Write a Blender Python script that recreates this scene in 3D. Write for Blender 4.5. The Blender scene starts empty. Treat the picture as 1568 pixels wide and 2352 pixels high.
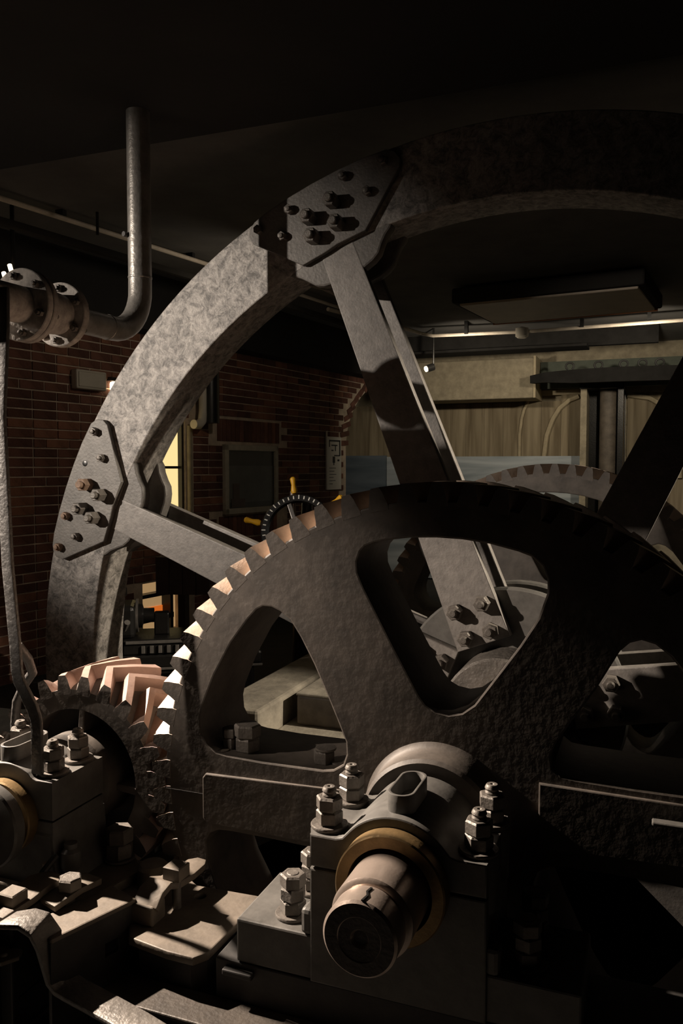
import bpy, bmesh, math, random
from math import sin, cos, pi, radians as rad, hypot, atan2
from mathutils import Vector, Matrix
random.seed(7)
scn = bpy.context.scene
col = scn.collection

# ------------------------------------------------------------------ camera
cam_d = bpy.data.cameras.new('camera'); cam = bpy.data.objects.new('camera', cam_d); col.objects.link(cam)
cam_d.sensor_fit = 'VERTICAL'; cam_d.sensor_height = 22.3; cam_d.lens = 1866 / 2352 * 22.3
cam_d.clip_start = .02
cam.location = (.5893, -2.3203, 1.0424)
cam.rotation_euler = (pi / 2 - .0549, 0, .3676)
scn.camera = cam

# ------------------------------------------------------------------ world, lights, exposure
scn.view_settings.view_transform = 'Standard'; scn.view_settings.look = 'None'
scn.view_settings.gamma = 1; scn.view_settings.exposure = 0; scn.view_settings.use_curve_mapping = False
w = bpy.data.worlds.new('world'); scn.world = w; w.use_nodes = True
w.node_tree.nodes['Background'].inputs[0].default_value = (1, .93, .85, 1)
w.node_tree.nodes['Background'].inputs[1].default_value = .0040

def spot(name, loc, target, power, half, blend, size, colr=(1, .84, .68)):
    d = bpy.data.lights.new(name, 'SPOT'); d.energy = power; d.spot_size = 2 * rad(half); d.spot_blend = blend
    d.shadow_soft_size = size; d.color = colr
    o = bpy.data.objects.new(name, d); col.objects.link(o); o.location = loc
    o.rotation_euler = (Vector(target) - Vector(loc)).to_track_quat('-Z', 'Y').to_euler()
    return o
# track spots of the dark hall; the gear and brick ones are added
spot('spot_flywheel', (-5.2, -3.3, 2.45), (-1.9, 1.2, 1.45), 1850, 14.0, 1.0, .035, (1, .88, .76))
spot('spot_gear', (-4.6, -2.6, 2.4), (-1.22, 0, .86), 1950, 8.4, 1.0, .04, (1, .84, .70))  # added beside the flywheel spot to carry front-left light onto the gear
spot('spot_pinion', (-3.6, -.035, 2.5), (-.75, -.3, -.08), 3300, 20.5, .75, .035, (1, .83, .68))
spot('spot_back_right', (3.0, 2.15, 2.6), (-.45, 1.35, .55), 1150, 17, .6, .04, (1, .86, .68))
spot('spot_mural_left', (-1.5, 6.7, 2.3), (-1.5, 9.4, 1.4), 60, 70, 1, .05, (1, .86, .66))
spot('spot_mural_right', (.5, 6.6, 2.3), (.3, 9.4, 1.4), 75, 70, 1, .05, (1, .86, .66))
spot('fill_brick', (-1.9, 3.4, 2.3), (-3.9, 3.7, 1.7), 10, 85, 1, .05, (1, .84, .64))  # added wide fill to brighten the brick wall and conduit, no lamp there

# ------------------------------------------------------------------ materials
MATS = {}
def mat(name, base, rough=.6, metal=0., var=.25, scale=6., bump=.15, bscale=60., tint=None, emit=None, estr=0, spec=.5):
    m = bpy.data.materials.new(name); m.use_nodes = True; nt = m.node_tree; N = nt.nodes; L = nt.links
    b = N['Principled BSDF']; b.inputs['Roughness'].default_value = rough; b.inputs['Metallic'].default_value = metal
    b.inputs['Specular IOR Level'].default_value = spec
    tc = N.new('ShaderNodeTexCoord')
    n1 = N.new('ShaderNodeTexNoise'); n1.inputs['Scale'].default_value = scale; n1.inputs['Detail'].default_value = 6; n1.inputs['Roughness'].default_value = .65
    L.new(tc.outputs['Object'], n1.inputs['Vector'])
    r = N.new('ShaderNodeValToRGB'); r.color_ramp.elements[0].position = .3; r.color_ramp.elements[1].position = .7
    t = tint or base
    r.color_ramp.elements[0].color = (*[c * (1 - var) for c in base], 1)
    r.color_ramp.elements[1].color = (*[min(1, c * (1 + var)) for c in t], 1)
    L.new(n1.outputs['Fac'], r.inputs[0]); L.new(r.outputs[0], b.inputs['Base Color'])
    if bump:
        n2 = N.new('ShaderNodeTexNoise'); n2.inputs['Scale'].default_value = bscale; n2.inputs['Detail'].default_value = 4
        L.new(tc.outputs['Object'], n2.inputs['Vector'])
        bp = N.new('ShaderNodeBump'); bp.inputs['Strength'].default_value = bump; bp.inputs['Distance'].default_value = .01
        L.new(n2.outputs['Fac'], bp.inputs['Height']); L.new(bp.outputs[0], b.inputs['Normal'])
    if emit:
        b.inputs['Emission Color'].default_value = (*emit, 1); b.inputs['Emission Strength'].default_value = estr
    MATS[name] = m
    return m

mat('rim_iron', (.19, .175, .16), .6, .1, .55, 22, .25, 90, tint=(.25, .232, .213))
for _n in MATS['rim_iron'].node_tree.nodes:
    if _n.type == 'TEX_NOISE' and abs(_n.inputs['Scale'].default_value - 22) < .1: _n.inputs['Detail'].default_value = 12; _n.inputs['Roughness'].default_value = .8; _n.inputs['Distortion'].default_value = .6
    if _n.type == 'VALTORGB': _n.color_ramp.elements[0].position = .40; _n.color_ramp.elements[1].position = .61
mat('plate_iron', (.125, .115, .104), .55, .15, .25, 14, .2, 70)
mat('spoke_iron', (.19, .175, .16), .55, .15, .25, 22, .15, 90)
mat('nut_iron', (.135, .12, .105), .5, .3, .3, 20, .2, 120)
mat('rusty_nut', (.22, .145, .10), .7, .1, .35, 30, .25, 120)
mat('gear_iron', (.066, .055, .046), .6, .05, .4, 8, .12, 34, tint=(.078, .065, .054))
mat('tooth_worn', (.58, .46, .37), .45, .15, .15, 12, .1, 80)
mat('pinion_worn', (.26, .18, .147), .5, .1, .18, 10, .1, 60)
mat('black_iron', (.03, .028, .026), .6, .1, .35, 12, .08, 60)
mat('bearing_iron', (.095, .09, .082), .5, .05, .3, 14, .07, 60)
mat('machined', (.42, .345, .295), .3, .6, .12, 14, .05, 120)
mat('greasy_shade', (.05, .041, .033), .55, .2, .3, 14, .2, 80)  # dark grease tone with shade put into the colour
mat('brass', (.22, .145, .065), .45, .6, .25, 20, .1, 90)
mat('bed_iron', (.125, .103, .08), .6, .05, .35, 9, .15, 50)
mat('lever_iron', (.075, .07, .066), .5, .2, .3, 12, .4, 60)
mat('dark_paint', (.02, .019, .018), .9, 0, .2, 8, 0, spec=.1)
mat('forged', (.125, .113, .10), .5, .2, .35, 12, .5, 50)
mat('pipe_steel', (.25, .235, .215), .38, .45, .3, 14, .2, 60)
mat('flange_steel', (.38, .35, .32), .8, 0, .4, 24, .3, 60, spec=.15)
mat('concrete', (.28, .25, .20), .9, 0, .4, 5, .4, 40)
mat('floor_dark', (.03, .027, .023), .8, 0, .4, 4, .3, 40)
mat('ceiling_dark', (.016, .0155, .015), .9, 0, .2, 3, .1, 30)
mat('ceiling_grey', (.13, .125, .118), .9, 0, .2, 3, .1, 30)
mat('conduit', (.8, .7, .58), .5, 0, .15, 10, 0)
mat('lamp_housing', (.04, .037, .033), .9, 0, .1, 6, 0, spec=.1)
mat('diffuser', (.55, .46, .35), .5, 0, .1, 5, 0)
mat('orange_edge', (.55, .17, .03), .5, 0, .1, 5, 0)
mat('mortar', (.6, .49, .38), .95, 0, .3, 7, .3, 60)
mat('brick', (.14, .058, .04), .9, 0, .45, 3.5, .4, 60, tint=(.17, .075, .052))
mat('brick_dark', (.11, .048, .034), .9, 0, .4, 5, .4, 60)
mat('brick_pale', (.26, .115, .07), .9, 0, .35, 5, .4, 60)
mat('plaster', (.36, .31, .22), .9, 0, .25, 9, .3, 50)
mat('pale_line', (.50, .42, .28), .8, 0, .2, 8, 0)
mat('white_plastic', (.62, .57, .48), .5, 0, .08, 6, 0)
mat('print_white', (.85, .82, .74), .6, 0, .05, 5, 0)
mat('print_ink', (.03, .03, .03), .6, 0, 0, 5, 0)
mat('frame_wood', (.5, .45, .35), .6, 0, .15, 12, 0)
mat('picture', (.035, .036, .034), .35, 0, .5, 3, 0)
mat('picture_pale', (.075, .078, .072), .35, 0, .4, 4, 0)
mat('picture_brown', (.06, .03, .022), .4, 0, .4, 4, 0)
mat('yellow_grip', (.80, .42, .02), .4, 0, .06, 6, 0)
mat('black_machine', (.02, .019, .018), .35, .3, .3, 10, .1, 60)
mat('steel_edge', (.30, .28, .26), .3, .6, .2, 20, 0)
mat('wood_board', (.045, .025, .018), .7, 0, .3, 8, .2, 40)
mat('yellow_pane', (.8, .62, .3), .6, 0, .03, 3, 0, emit=(1, .76, .34), estr=1.0)
mat('recess_glow', (.6, .42, .2), .7, 0, .1, 12, 0, emit=(1, .62, .28), estr=.32)
mat('orange_glow', (.8, .25, .05), .6, 0, .1, 9, 0, emit=(1, .22, .03), estr=.55)
mat('lamp_glow', (.9, .8, .6), .5, 0, .02, 3, 0, emit=(1, .80, .50), estr=5)
mat('green_paint', (.09, .105, .08), .7, 0, .2, 6, 0)

def striped(name, c1, c2, sc, rough, horizontal=False, dist=2.):
    m = bpy.data.materials.new(name); m.use_nodes = True; N = m.node_tree.nodes; L = m.node_tree.links
    b = N['Principled BSDF']; b.inputs['Roughness'].default_value = rough
    tc = N.new('ShaderNodeTexCoord'); mp = N.new('ShaderNodeMapping')
    mp.inputs['Scale'].default_value = (1, 1, 9) if horizontal else (7, 7, .55)
    L.new(tc.outputs['Object'], mp.inputs[0])
    n = N.new('ShaderNodeTexNoise'); n.inputs['Scale'].default_value = sc; n.inputs['Detail'].default_value = 5; n.inputs['Distortion'].default_value = dist * .3
    L.new(mp.outputs[0], n.inputs['Vector'])
    r = N.new('ShaderNodeValToRGB'); r.color_ramp.elements[0].position = .32; r.color_ramp.elements[1].position = .68
    r.color_ramp.elements[0].color = (*c1, 1); r.color_ramp.elements[1].color = (*c2, 1)
    L.new(n.outputs['Fac'], r.inputs[0]); L.new(r.outputs[0], b.inputs['Base Color'])
    MATS[name] = m
striped('streaked_board', (.18, .14, .085), (.38, .315, .21), 1.6, .85)
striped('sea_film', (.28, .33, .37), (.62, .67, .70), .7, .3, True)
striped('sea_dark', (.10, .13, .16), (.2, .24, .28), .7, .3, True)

# ------------------------------------------------------------------ object helpers
W0 = {}
def tag(o, label=None, cat=None, group=None, kind=None):
    if label: o['label'] = label
    if cat: o['category'] = cat
    if group: o['group'] = group
    if kind: o['kind'] = kind
    return o
def thing(name, label, cat, loc=(0, 0, 0), group=None):
    o = bpy.data.objects.new(name, None); col.objects.link(o); o.location = loc; o.empty_display_size = .05
    W0[o] = Vector(loc); return tag(o, label, cat, group)
def finish(me, ang=35):
    at = me.attributes.get('flat')
    fl = [bool(v.value) for v in at.data] if at else [False] * len(me.polygons)
    me.polygons.foreach_set('use_smooth', [not v for v in fl])
    me.set_sharp_from_angle(angle=rad(ang))
    if at: me.attributes.remove(me.attributes['flat'])
    me.polygons.foreach_set('use_smooth', [not v for v in fl]); return me
def flag(bm, faces):
    L = bm.faces.layers.int.get('flat') or bm.faces.layers.int.new('flat')
    for f in faces: f[L] = 1
def to_mesh(name, bm, mats, ang=35):
    bmesh.ops.recalc_face_normals(bm, faces=bm.faces)
    me = bpy.data.meshes.new(name); bm.to_mesh(me); bm.free()
    for m in (mats if isinstance(mats, (list, tuple)) else [mats]): me.materials.append(MATS[m])
    return finish(me, ang)
def part(name, bm, mats, parent=None, ang=35, **kw):
    if parent is not None:
        bmesh.ops.translate(bm, verts=bm.verts, vec=-W0[parent])
    me = to_mesh(name, bm, mats, ang)
    o = bpy.data.objects.new(name, me); col.objects.link(o)
    if parent is not None: o.parent = parent; W0[o] = W0[parent].copy()
    else: W0[o] = Vector((0, 0, 0))
    return tag(o, **kw)
def inst(name, me, parent, loc, rot=(0, 0, 0), scale=None):
    o = bpy.data.objects.new(name, me); col.objects.link(o)
    o.location = Vector(loc) - (W0[parent] if parent else Vector((0, 0, 0))); o.rotation_euler = rot
    if scale: o.scale = scale
    if parent: o.parent = parent
    W0[o] = Vector(loc); return o
def struct(name, bm, mats, ang=35): return part(name, bm, mats, None, ang, kind='structure')

# ------------------------------------------------------------------ shape helpers
def box(bm, x0, x1, y0, y1, z0, z1, bev=0., M=None):
    bm.faces.layers.int.get('flat') or bm.faces.layers.int.new('flat')
    vs = [bm.verts.new((x, y, z)) for x in (x0, x1) for y in (y0, y1) for z in (z0, z1)]
    fs = [bm.faces.new([vs[i] for i in f]) for f in ((0, 1, 3, 2), (4, 6, 7, 5), (0, 4, 5, 1), (2, 3, 7, 6), (0, 2, 6, 4), (1, 5, 7, 3))]
    flag(bm, fs)
    if M: bmesh.ops.transform(bm, matrix=M, verts=vs)
    if bev:
        es = list({e for f in fs for e in f.edges}); bmesh.ops.bevel(bm, geom=es, offset=bev, segments=2, affect='EDGES', profile=.5)
    return bm
def B(*a, **k): return box(bmesh.new(), *a, **k)
def plate(outline, y0, y1, holes=(), bev=.004, axis='Y'):
    """prism of an outline (a, b) with holes; axis Y: a=X b=Z; axis Z: a=X b=Y; axis X: a=Y b=Z"""
    bm = bmesh.new()
    bm.faces.layers.int.new('flat')
    def P(a, b, c): return {'Y': (a, c, b), 'Z': (a, b, c), 'X': (c, a, b)}[axis]
    front, back, loops = [], [], []
    for lp in [outline] + list(holes):
        f = [bm.verts.new(P(a, b, y0)) for a, b in lp]; k = [bm.verts.new(P(a, b, y1)) for a, b in lp]; loops.append((f, k))
    fe, be, side = [], [], []
    for f, k in loops:
        n = len(f)
        for i in range(n):
            j = (i + 1) % n
            fe.append(bm.edges.new((f[i], f[j]))); be.append(bm.edges.new((k[i], k[j])))
    if holes:
        bmesh.ops.triangle_fill(bm, use_beauty=True, use_dissolve=False, edges=fe)
        bmesh.ops.triangle_fill(bm, use_beauty=True, use_dissolve=False, edges=be)
    else:
        bm.faces.new(loops[0][0]); bm.faces.new(loops[0][1])
    for f, k in loops:
        n = len(f)
        for i in range(n):
            j = (i + 1) % n; bm.faces.new((f[i], f[j], k[j], k[i]))
    bmesh.ops.recalc_face_normals(bm, faces=bm.faces)
    if bev: bmesh.ops.bevel(bm, geom=fe + be, offset=bev, segments=2, affect='EDGES', profile=.5, clamp_overlap=True)
    ax = {'Y': 1, 'Z': 2, 'X': 0}[axis]; bm.normal_update()
    flag(bm, [f for f in bm.faces if abs(f.normal[ax]) > .9995])
    return bm
def lathe(bm, prof, cx=0, cz=0, seg=64, a0=0, a1=2 * pi, axis='Y', cy=0):
    """prof: list of (r, t) revolved about an axis through (cx, cz) [axis Y] or (cx, cy) [axis Z]"""
    full = abs(a1 - a0 - 2 * pi) < 1e-6; n = seg if full else seg + 1
    rows = []
    for r, t in prof:
        row = []
        for i in range(n):
            a = a0 + (a1 - a0) * i / seg
            if axis == 'Y': p = (cx + r * cos(a), t, cz + r * sin(a))
            elif axis == 'Z': p = (cx + r * cos(a), cy + r * sin(a), t)
            else: p = (t, cy + r * cos(a), cz + r * sin(a))
            row.append(bm.verts.new(p))
        rows.append(row)
    for k in range(len(rows) - 1):
        for i in range(seg):
            j = (i + 1) % n; bm.faces.new((rows[k][i], rows[k][j], rows[k + 1][j], rows[k + 1][i]))
    bmesh.ops.remove_doubles(bm, verts=bm.verts, dist=1e-6)
    return bm
def Lt(prof, *a, **k): return lathe(bmesh.new(), prof, *a, **k)
def tube(pts, r, seg=20, cap=True):
    bm = bmesh.new(); pts = [Vector(p) for p in pts]; rows = []; n0 = None
    for i, p in enumerate(pts):
        t = ((pts[min(i + 1, len(pts) - 1)] - p).normalized() + (p - pts[max(i - 1, 0)]).normalized()).normalized()
        if n0 is None: n0 = t.orthogonal().normalized()
        n0 = (n0 - t * n0.dot(t)).normalized(); b = t.cross(n0)
        rr = r[i] if isinstance(r, (list, tuple)) else r
        rows.append([bm.verts.new(p + (n0 * cos(2 * pi * k / seg) + b * sin(2 * pi * k / seg)) * rr) for k in range(seg)])
    for a, b_ in zip(rows, rows[1:]):
        for k in range(seg): bm.faces.new((a[k], a[(k + 1) % seg], b_[(k + 1) % seg], b_[k]))
    if cap: bm.faces.new(rows[0]); bm.faces.new(rows[-1])
    return bm
def ribbon(pts, wdir, width, thick, bev=.003):
    """flat bar swept along pts; wdir the width direction"""
    bm = bmesh.new(); pts = [Vector(p) for p in pts]; rows = []
    for i, p in enumerate(pts):
        a = (p - pts[i - 1]).normalized() if i else None; c = (pts[i + 1] - p).normalized() if i < len(pts) - 1 else None
        t = ((a or c) + (c or a)).normalized(); wd = Vector(wdir[i] if isinstance(wdir, list) else wdir)
        wd = (wd - t * wd.dot(t)).normalized(); n = t.cross(wd)
        k = 1 / max(.5, (a or c).dot(t)); wv = width[i] if isinstance(width, list) else width
        rows.append([bm.verts.new(p + wd * sx * wv / 2 + n * sz * thick / 2 * k) for sx, sz in ((-1, -1), (1, -1), (1, 1), (-1, 1))])
    for a, b_ in zip(rows, rows[1:]):
        for k in range(4): bm.faces.new((a[k], a[(k + 1) % 4], b_[(k + 1) % 4], b_[k]))
    bm.faces.new(rows[0]); bm.faces.new(rows[-1])
    bmesh.ops.recalc_face_normals(bm, faces=bm.faces)
    if bev:
        es = [e for e in bm.edges if len(e.link_faces) == 2 and e.calc_face_angle() > .6]
        bmesh.ops.bevel(bm, geom=es, offset=bev, segments=2, affect='EDGES', profile=.5)
    return bm
def hexprism(bm, r, z0, z1, sides=6, cham=.12, rot=0., cx=0, cy=0, both=True):
    h = z1 - z0; c = min(cham * r, h * .3); rows = []
    prof = [(r * .9, z0), (r, z0 + c), (r, z1 - c), (r * .88, z1)] if both else [(r, z0), (r, z1 - c), (r * .88, z1)]
    for rr, z in prof: rows.append([bm.verts.new((cx + rr * cos(2 * pi * k / sides + rot), cy + rr * sin(2 * pi * k / sides + rot), z)) for k in range(sides)])
    for a, b in zip(rows, rows[1:]):
        for k in range(sides): bm.faces.new((a[k], a[(k + 1) % sides], b[(k + 1) % sides], b[k]))
    bm.faces.new(rows[0]); bm.faces.new(rows[-1]); return bm
def stud(bm, r, z0, z1, threads=6, seg=16):
    n = threads; h = (z1 - z0 - r * .25) / n; prof = [(0, z0)]
    for i in range(n): prof += [(r * .86, z0 + i * h), (r, z0 + i * h + h * .5)]
    prof += [(r * .9, z1 - r * .25), (r * .75, z1), (r * .3, z1), (r * .2, z1 - r * .15), (0, z1 - r * .15)]
    return lathe(bm, prof, seg=seg, axis='Z')
RY = (pi / 2, 0, 0)   # local +Z -> world -Y (toward the viewer's side)

# ------------------------------------------------------------------ bolt meshes (local +Z outward)
def m_flybolt(r, h, mt, name):
    bm = hexprism(bmesh.new(), r, 0, h * .75, both=False); lathe(bm, [(0, h * .6), (r * .55, h * .6), (r * .55, h * .96), (r * .42, h), (0, h)], seg=14, axis='Z')
    return to_mesh(name, bm, mt)
FB = m_flybolt(.035, .085, 'nut_iron', 'nut'); FB2 = m_flybolt(.035, .085, 'rusty_nut', 'nut')
FS = m_flybolt(.022, .04, 'nut_iron', 'bolt_head'); FS2 = m_flybolt(.022, .04, 'rusty_nut', 'bolt_head')
def m_nut(r, h): return to_mesh('nut', lathe(hexprism(bmesh.new(), r, 0, h), [(0, h * .5), (r * .55, h * .5), (r * .6, h + .0005), (r * .75, h + .0005)], seg=20, axis='Z'), 'nut_iron')
NUT = m_nut(.036, .036)
NUTB = m_nut(.046, .05)
HN = to_mesh('nut', lathe(hexprism(bmesh.new(), .036, 0, .05), [(0, .05), (.017, .05), (.017, .072), (.013, .076), (0, .076)], seg=16, axis='Z'), 'nut_iron')
def m_washer(r): return to_mesh('washer', Lt([(0, 0), (r * .96, 0), (r, .003), (r, .007), (r * .96, .01), (0, .01)], seg=28, axis='Z'), 'nut_iron')
WASH = m_washer(.05)
STUD = to_mesh('stud', stud(bmesh.new(), .0195, 0, .105, 9), 'nut_iron')
STUDL = to_mesh('stud', stud(bmesh.new(), .022, 0, .135, 10), 'nut_iron')
SQN = to_mesh('square_nut', hexprism(bmesh.new(), .041, 0, .042, sides=4, cham=.08), 'bed_iron')

# ================================================================== THE SETTING
# floor with the wheel pit
FZ = -.62
bm = bmesh.new()
for x0, x1, y0, y1 in ((-7, 7, -5, -.42), (-7, -1.75, -.42, 10.5), (-1.75, 2.75, 3.3, 10.5), (2.75, 7, -.42, 10.5)):
    box(bm, x0, x1, y0, y1, FZ - .3, FZ)
struct('floor', bm, 'floor_dark')
bm = bmesh.new(); box(bm, -7, 7, -5, 10.5, -3.0, -2.9); struct('floor_pit', bm, 'floor_dark')
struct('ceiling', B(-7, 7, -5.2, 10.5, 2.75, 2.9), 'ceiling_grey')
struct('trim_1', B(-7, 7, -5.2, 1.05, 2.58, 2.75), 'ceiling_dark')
bm = bmesh.new(); box(bm, 0, .22, -1.2, 6.4, 2.25, 2.75, 0, Matrix.Translation((-3.96, 2.78, 0)) @ Matrix.Rotation(atan2(.9885, .1513) - pi / 2, 4, 'Z')); struct('shade_trim', bm, 'ceiling_dark')  # dark strip added where the top of the brick fades into shade
struct('wall_right', B(6.2, 6.4, -5.2, 10.5, -.65, 2.75), 'ceiling_dark')
struct('wall_front', B(-7, 6.4, -5.2, -5.0, -.65, 2.75), 'ceiling_dark')

# brick wall on the left: plane through (-3.96, 2.78), direction about 8.7 degrees off the shaft axis
D = Vector((.1513, .9885, 0)); Nn = Vector((.9885, -.1513, 0)); W00 = Vector((-3.96, 2.78, 0))
ANG = atan2(D.y, D.x)
def wl(s, z, n=0.): v = W00 + D * s + Nn * n; return Vector((v.x, v.y, z))
WM = Matrix.Translation(W00) @ Matrix.Rotation(ANG - pi / 2, 4, 'Z')   # local: +Y along wall, +X into room
S0, S1, ARCH0 = -1.2, 5.9, 4.98
def arch_z(s):
    t = (s - ARCH0) / 1.5
    return 1.30 + 1.0 * math.sqrt(max(0, 1 - (1 - min(max(t, 0), 1)) ** 2))
WZ0, WZ1 = FZ, 2.75
win = (1.36, 1.79, .55, 1.52)      # s0 s1 z0 z1 of the lit window
nic = (1.18, 1.72, -.52, -.03)     # lit opening low in the wall
def wall_outline():
    o = [(S0, WZ0), (ARCH0, WZ0)]
    o += [(ARCH0 + .0 + 1.5 * (1 - cos(pi / 2 * i / 14)), 1.30 + 1.0 * sin(pi / 2 * i / 14)) for i in range(15)]
    o += [(ARCH0 + 1.5, WZ1), (S0, WZ1)]
    return o
bm = plate(wall_outline(), -.40, -.003, holes=[[(win[0], win[2]), (win[1], win[2]), (win[1], win[3]), (win[0], win[3])], [(nic[0], nic[2]), (nic[1], nic[2]), (nic[1], nic[3]), (nic[0], nic[3])]], bev=0, axis='X')
bmesh.ops.transform(bm, matrix=WM, verts=bm.verts)
wall = struct('wall_left', bm, 'mortar')
# bricks: the 300 nearest as pieces, the rest as one stuff part
BL, BH, BT, J = .228, .064, .02, .0115
bk = [to_mesh('brick', box(bmesh.new(), -.012, .004 + k * .0015, -BL / 2, BL / 2, -BH / 2, BH / 2, .003), m) for k, m in enumerate(('brick', 'brick_dark', 'brick', 'brick_pale'))]
hk = [to_mesh('brick', box(bmesh.new(), -.012, .004 + k * .0015, -.108 / 2, .108 / 2, -BH / 2, BH / 2, .003), m) for k, m in enumerate(('brick', 'brick_dark', 'brick', 'brick_pale'))]
cand = []
row = 0; z = WZ0 + .04
lint = [(win[0] - .12, win[1] + .12, win[3], win[3] + .24), (2.28, 3.42, 1.30, 1.56), (2.3, 3.4, .30, .53)]   # soldier courses
while z < 2.62:
    s = S0 + (0 if row % 2 else -.12); k = row
    while s < 5.9:
        half = (k % 5 == 0) and row % 2 == 0
        ln = .108 if half else BL
        c = s + ln / 2; ok = True
        if c - ln / 2 < S0: ok = False
        for a, b_, z0, z1 in ((win[0], win[1], win[2], win[3]), (nic[0], nic[1], nic[2], nic[3])) + tuple(lint):
            if c + ln / 2 > a - .004 and c - ln / 2 < b_ + .004 and z + BH / 2 > z0 and z - BH / 2 < z1: ok = False
        if c + ln / 2 > ARCH0 - .02 and z - .05 < arch_z(c + ln / 2 + .14) : ok = False
        if ok: cand.append((c, z, half, 0))
        s += ln + J; k += 1
    z += BH + J; row += 1
for a, b_, z0, z1 in lint:
    s = a + .04
    while s < b_ - .03:
        cand.append((s, (z0 + z1) / 2, False, 1)); s += BH + J
vis = [c for c in cand if c[0] > -.35 and c[1] > -.45 and c[1] < 2.2]
vis.sort(key=lambda c: c[0]); near = set(vis[:300])
WR = (0, 0, ANG - pi / 2)
bm = bmesh.new()
for c in cand:
    m = random.choice((0, 0, 1, 1, 2, 3))
    if c in near:
        rot = WR if not c[3] else (pi / 2, 0, ANG - pi / 2)
        inst('brick', (hk if c[2] else bk)[m], wall, wl(c[0], c[1], random.uniform(-.002, .002)), rot)
    else:
        ln = .108 if c[2] else BL; hh = BH; 
        if c[3]: ln, hh = BH, BL
        o = random.uniform(0, .005); x0, x1 = c[0] - ln / 2, c[0] + ln / 2
        f0 = len(bm.faces)
        box(bm, -.01, .004 + o, x0, x1, c[1] - hh / 2, c[1] + hh / 2, 0, WM)
        bm.faces.ensure_lookup_table()
        for f in bm.faces[f0:]: f.material_index = m
part('brick_field', bm, ['brick', 'brick_dark', 'brick', 'brick_pale'], wall, kind='stuff')
# arch ring of bricks on the reveal
for i in range(9):
    a = pi / 2 * (i + .5) / 14; ss = ARCH0 - .06 * cos(a) + 1.5 * (1 - cos(a)); zz = 1.30 + 1.0 * sin(a) + .06 * sin(a)
    inst('arch_brick', bk[i % 3], wall, wl(ss, zz, .003), (a * .9, 0, ANG - pi / 2))
# back wall with its painted scenery
struct('wall_back', B(-6.5, 6.4, 9.6, 9.8, -.65, 2.75), 'plaster')

# ================================================================== background fittings
# lit window
t = thing('lit_window', 'small yellow lit window with dark glazing bar in the brick wall', 'window', wl(1.55, .5, -.3))
tag(t, kind='structure'); t.name = 'window_1'
def wbox(s0, s1, n0, n1, z0, z1, bev=0., bm=None): return box(bm or bmesh.new(), n0, n1, s0, s1, z0, z1, bev, WM)
part('pane', wbox(win[0], win[1], -.10, -.07, win[2], win[3]), 'yellow_pane', t)
part('glazing_bar', wbox(win[0], win[1], -.07, -.05, 1.03, 1.055), 'black_machine', t)
bm = wbox(win[1] - .03, win[1] - .005, -.07, -.02, win[2], win[3]); wbox(win[0], win[0] + .03, -.07, -.03, win[2], win[3], 0, bm); part('window_frame', bm, 'black_machine', t)
t = thing('lit_opening', 'low lit opening with orange strip in the brick wall behind machine', 'window', wl(1.45, -.52, -.3)); tag(t, kind='structure'); t.name = 'window_2'
part('pane', wbox(nic[0], nic[1], -.12, -.09, nic[2], nic[3]), 'recess_glow', t)  # glowing sheet stands in for light inside the recess
part('glow_strip', wbox(nic[0], nic[1] - .1, -.09, -.08, -.34, -.28), 'orange_glow', t)
part('frame_bar', wbox(1.53, 1.57, -.1, .02, -.5, .02), 'black_machine', t)
part('frame_bar', wbox(1.18, 1.55, -.1, .0, -.17, -.135), 'black_machine', t)
part('frame_bar', wbox(1.18, 1.60, -.1, .0, -.40, -.35), 'black_machine', t)
# emergency light box
t = thing('emergency_light', 'pale rectangular emergency light box high on the brick wall', 'light', wl(.54, 1.69))
part('housing', wbox(.38, .71, 0, .07, 1.69, 1.85, .012), 'white_plastic', t)
part('cover_seam', wbox(.40, .69, .07, .074, 1.71, 1.83, .006), 'white_plastic', t)
t = thing('wall_lamp', 'tiny glowing wall lamp beside the emergency light box', 'lamp', wl(.82, 1.7))
part('bracket', wbox(.78, .88, 0, .05, 1.79, 1.82), 'black_machine', t); part('bulb', wbox(.79, .87, .01, .06, 1.70, 1.785, .02), 'lamp_glow', t)
# framed picture
t = thing('framed_picture', 'framed glazed display panel of a harbour scene on brick wall', 'picture', wl(2.85, .55))
S = (2.36, 3.33, .55, 1.28)
bm = wbox(S[0], S[1], .005, .05, S[2], S[2] + .06, .004); wbox(S[0], S[1], .005, .05, S[3] - .06, S[3], .004, bm); part('frame_rail', bm, 'frame_wood', t)
bm = wbox(S[0], S[0] + .06, .005, .05, S[2], S[3], .004); wbox(S[1] - .06, S[1], .005, .05, S[2], S[3], .004, bm); part('frame_stile', bm, 'frame_wood', t)
p = part('picture_sheet', wbox(S[0] + .05, S[1] - .05, .005, .025, S[2] + .05, S[3] - .05), 'picture', t)
part('picture_field', wbox(S[0] + .06, S[1] - .06, .025, .028, S[2] + .12, S[3] - .22), 'picture_pale', p)
part('picture_figure', wbox(S[0] + .12, S[0] + .36, .028, .031, S[2] + .07, S[2] + .16), 'picture_brown', p)
part('picture_figure', wbox(S[0] + .15, S[0] + .26, .028, .031, S[2] + .16, S[2] + .32), 'picture_brown', p)
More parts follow.
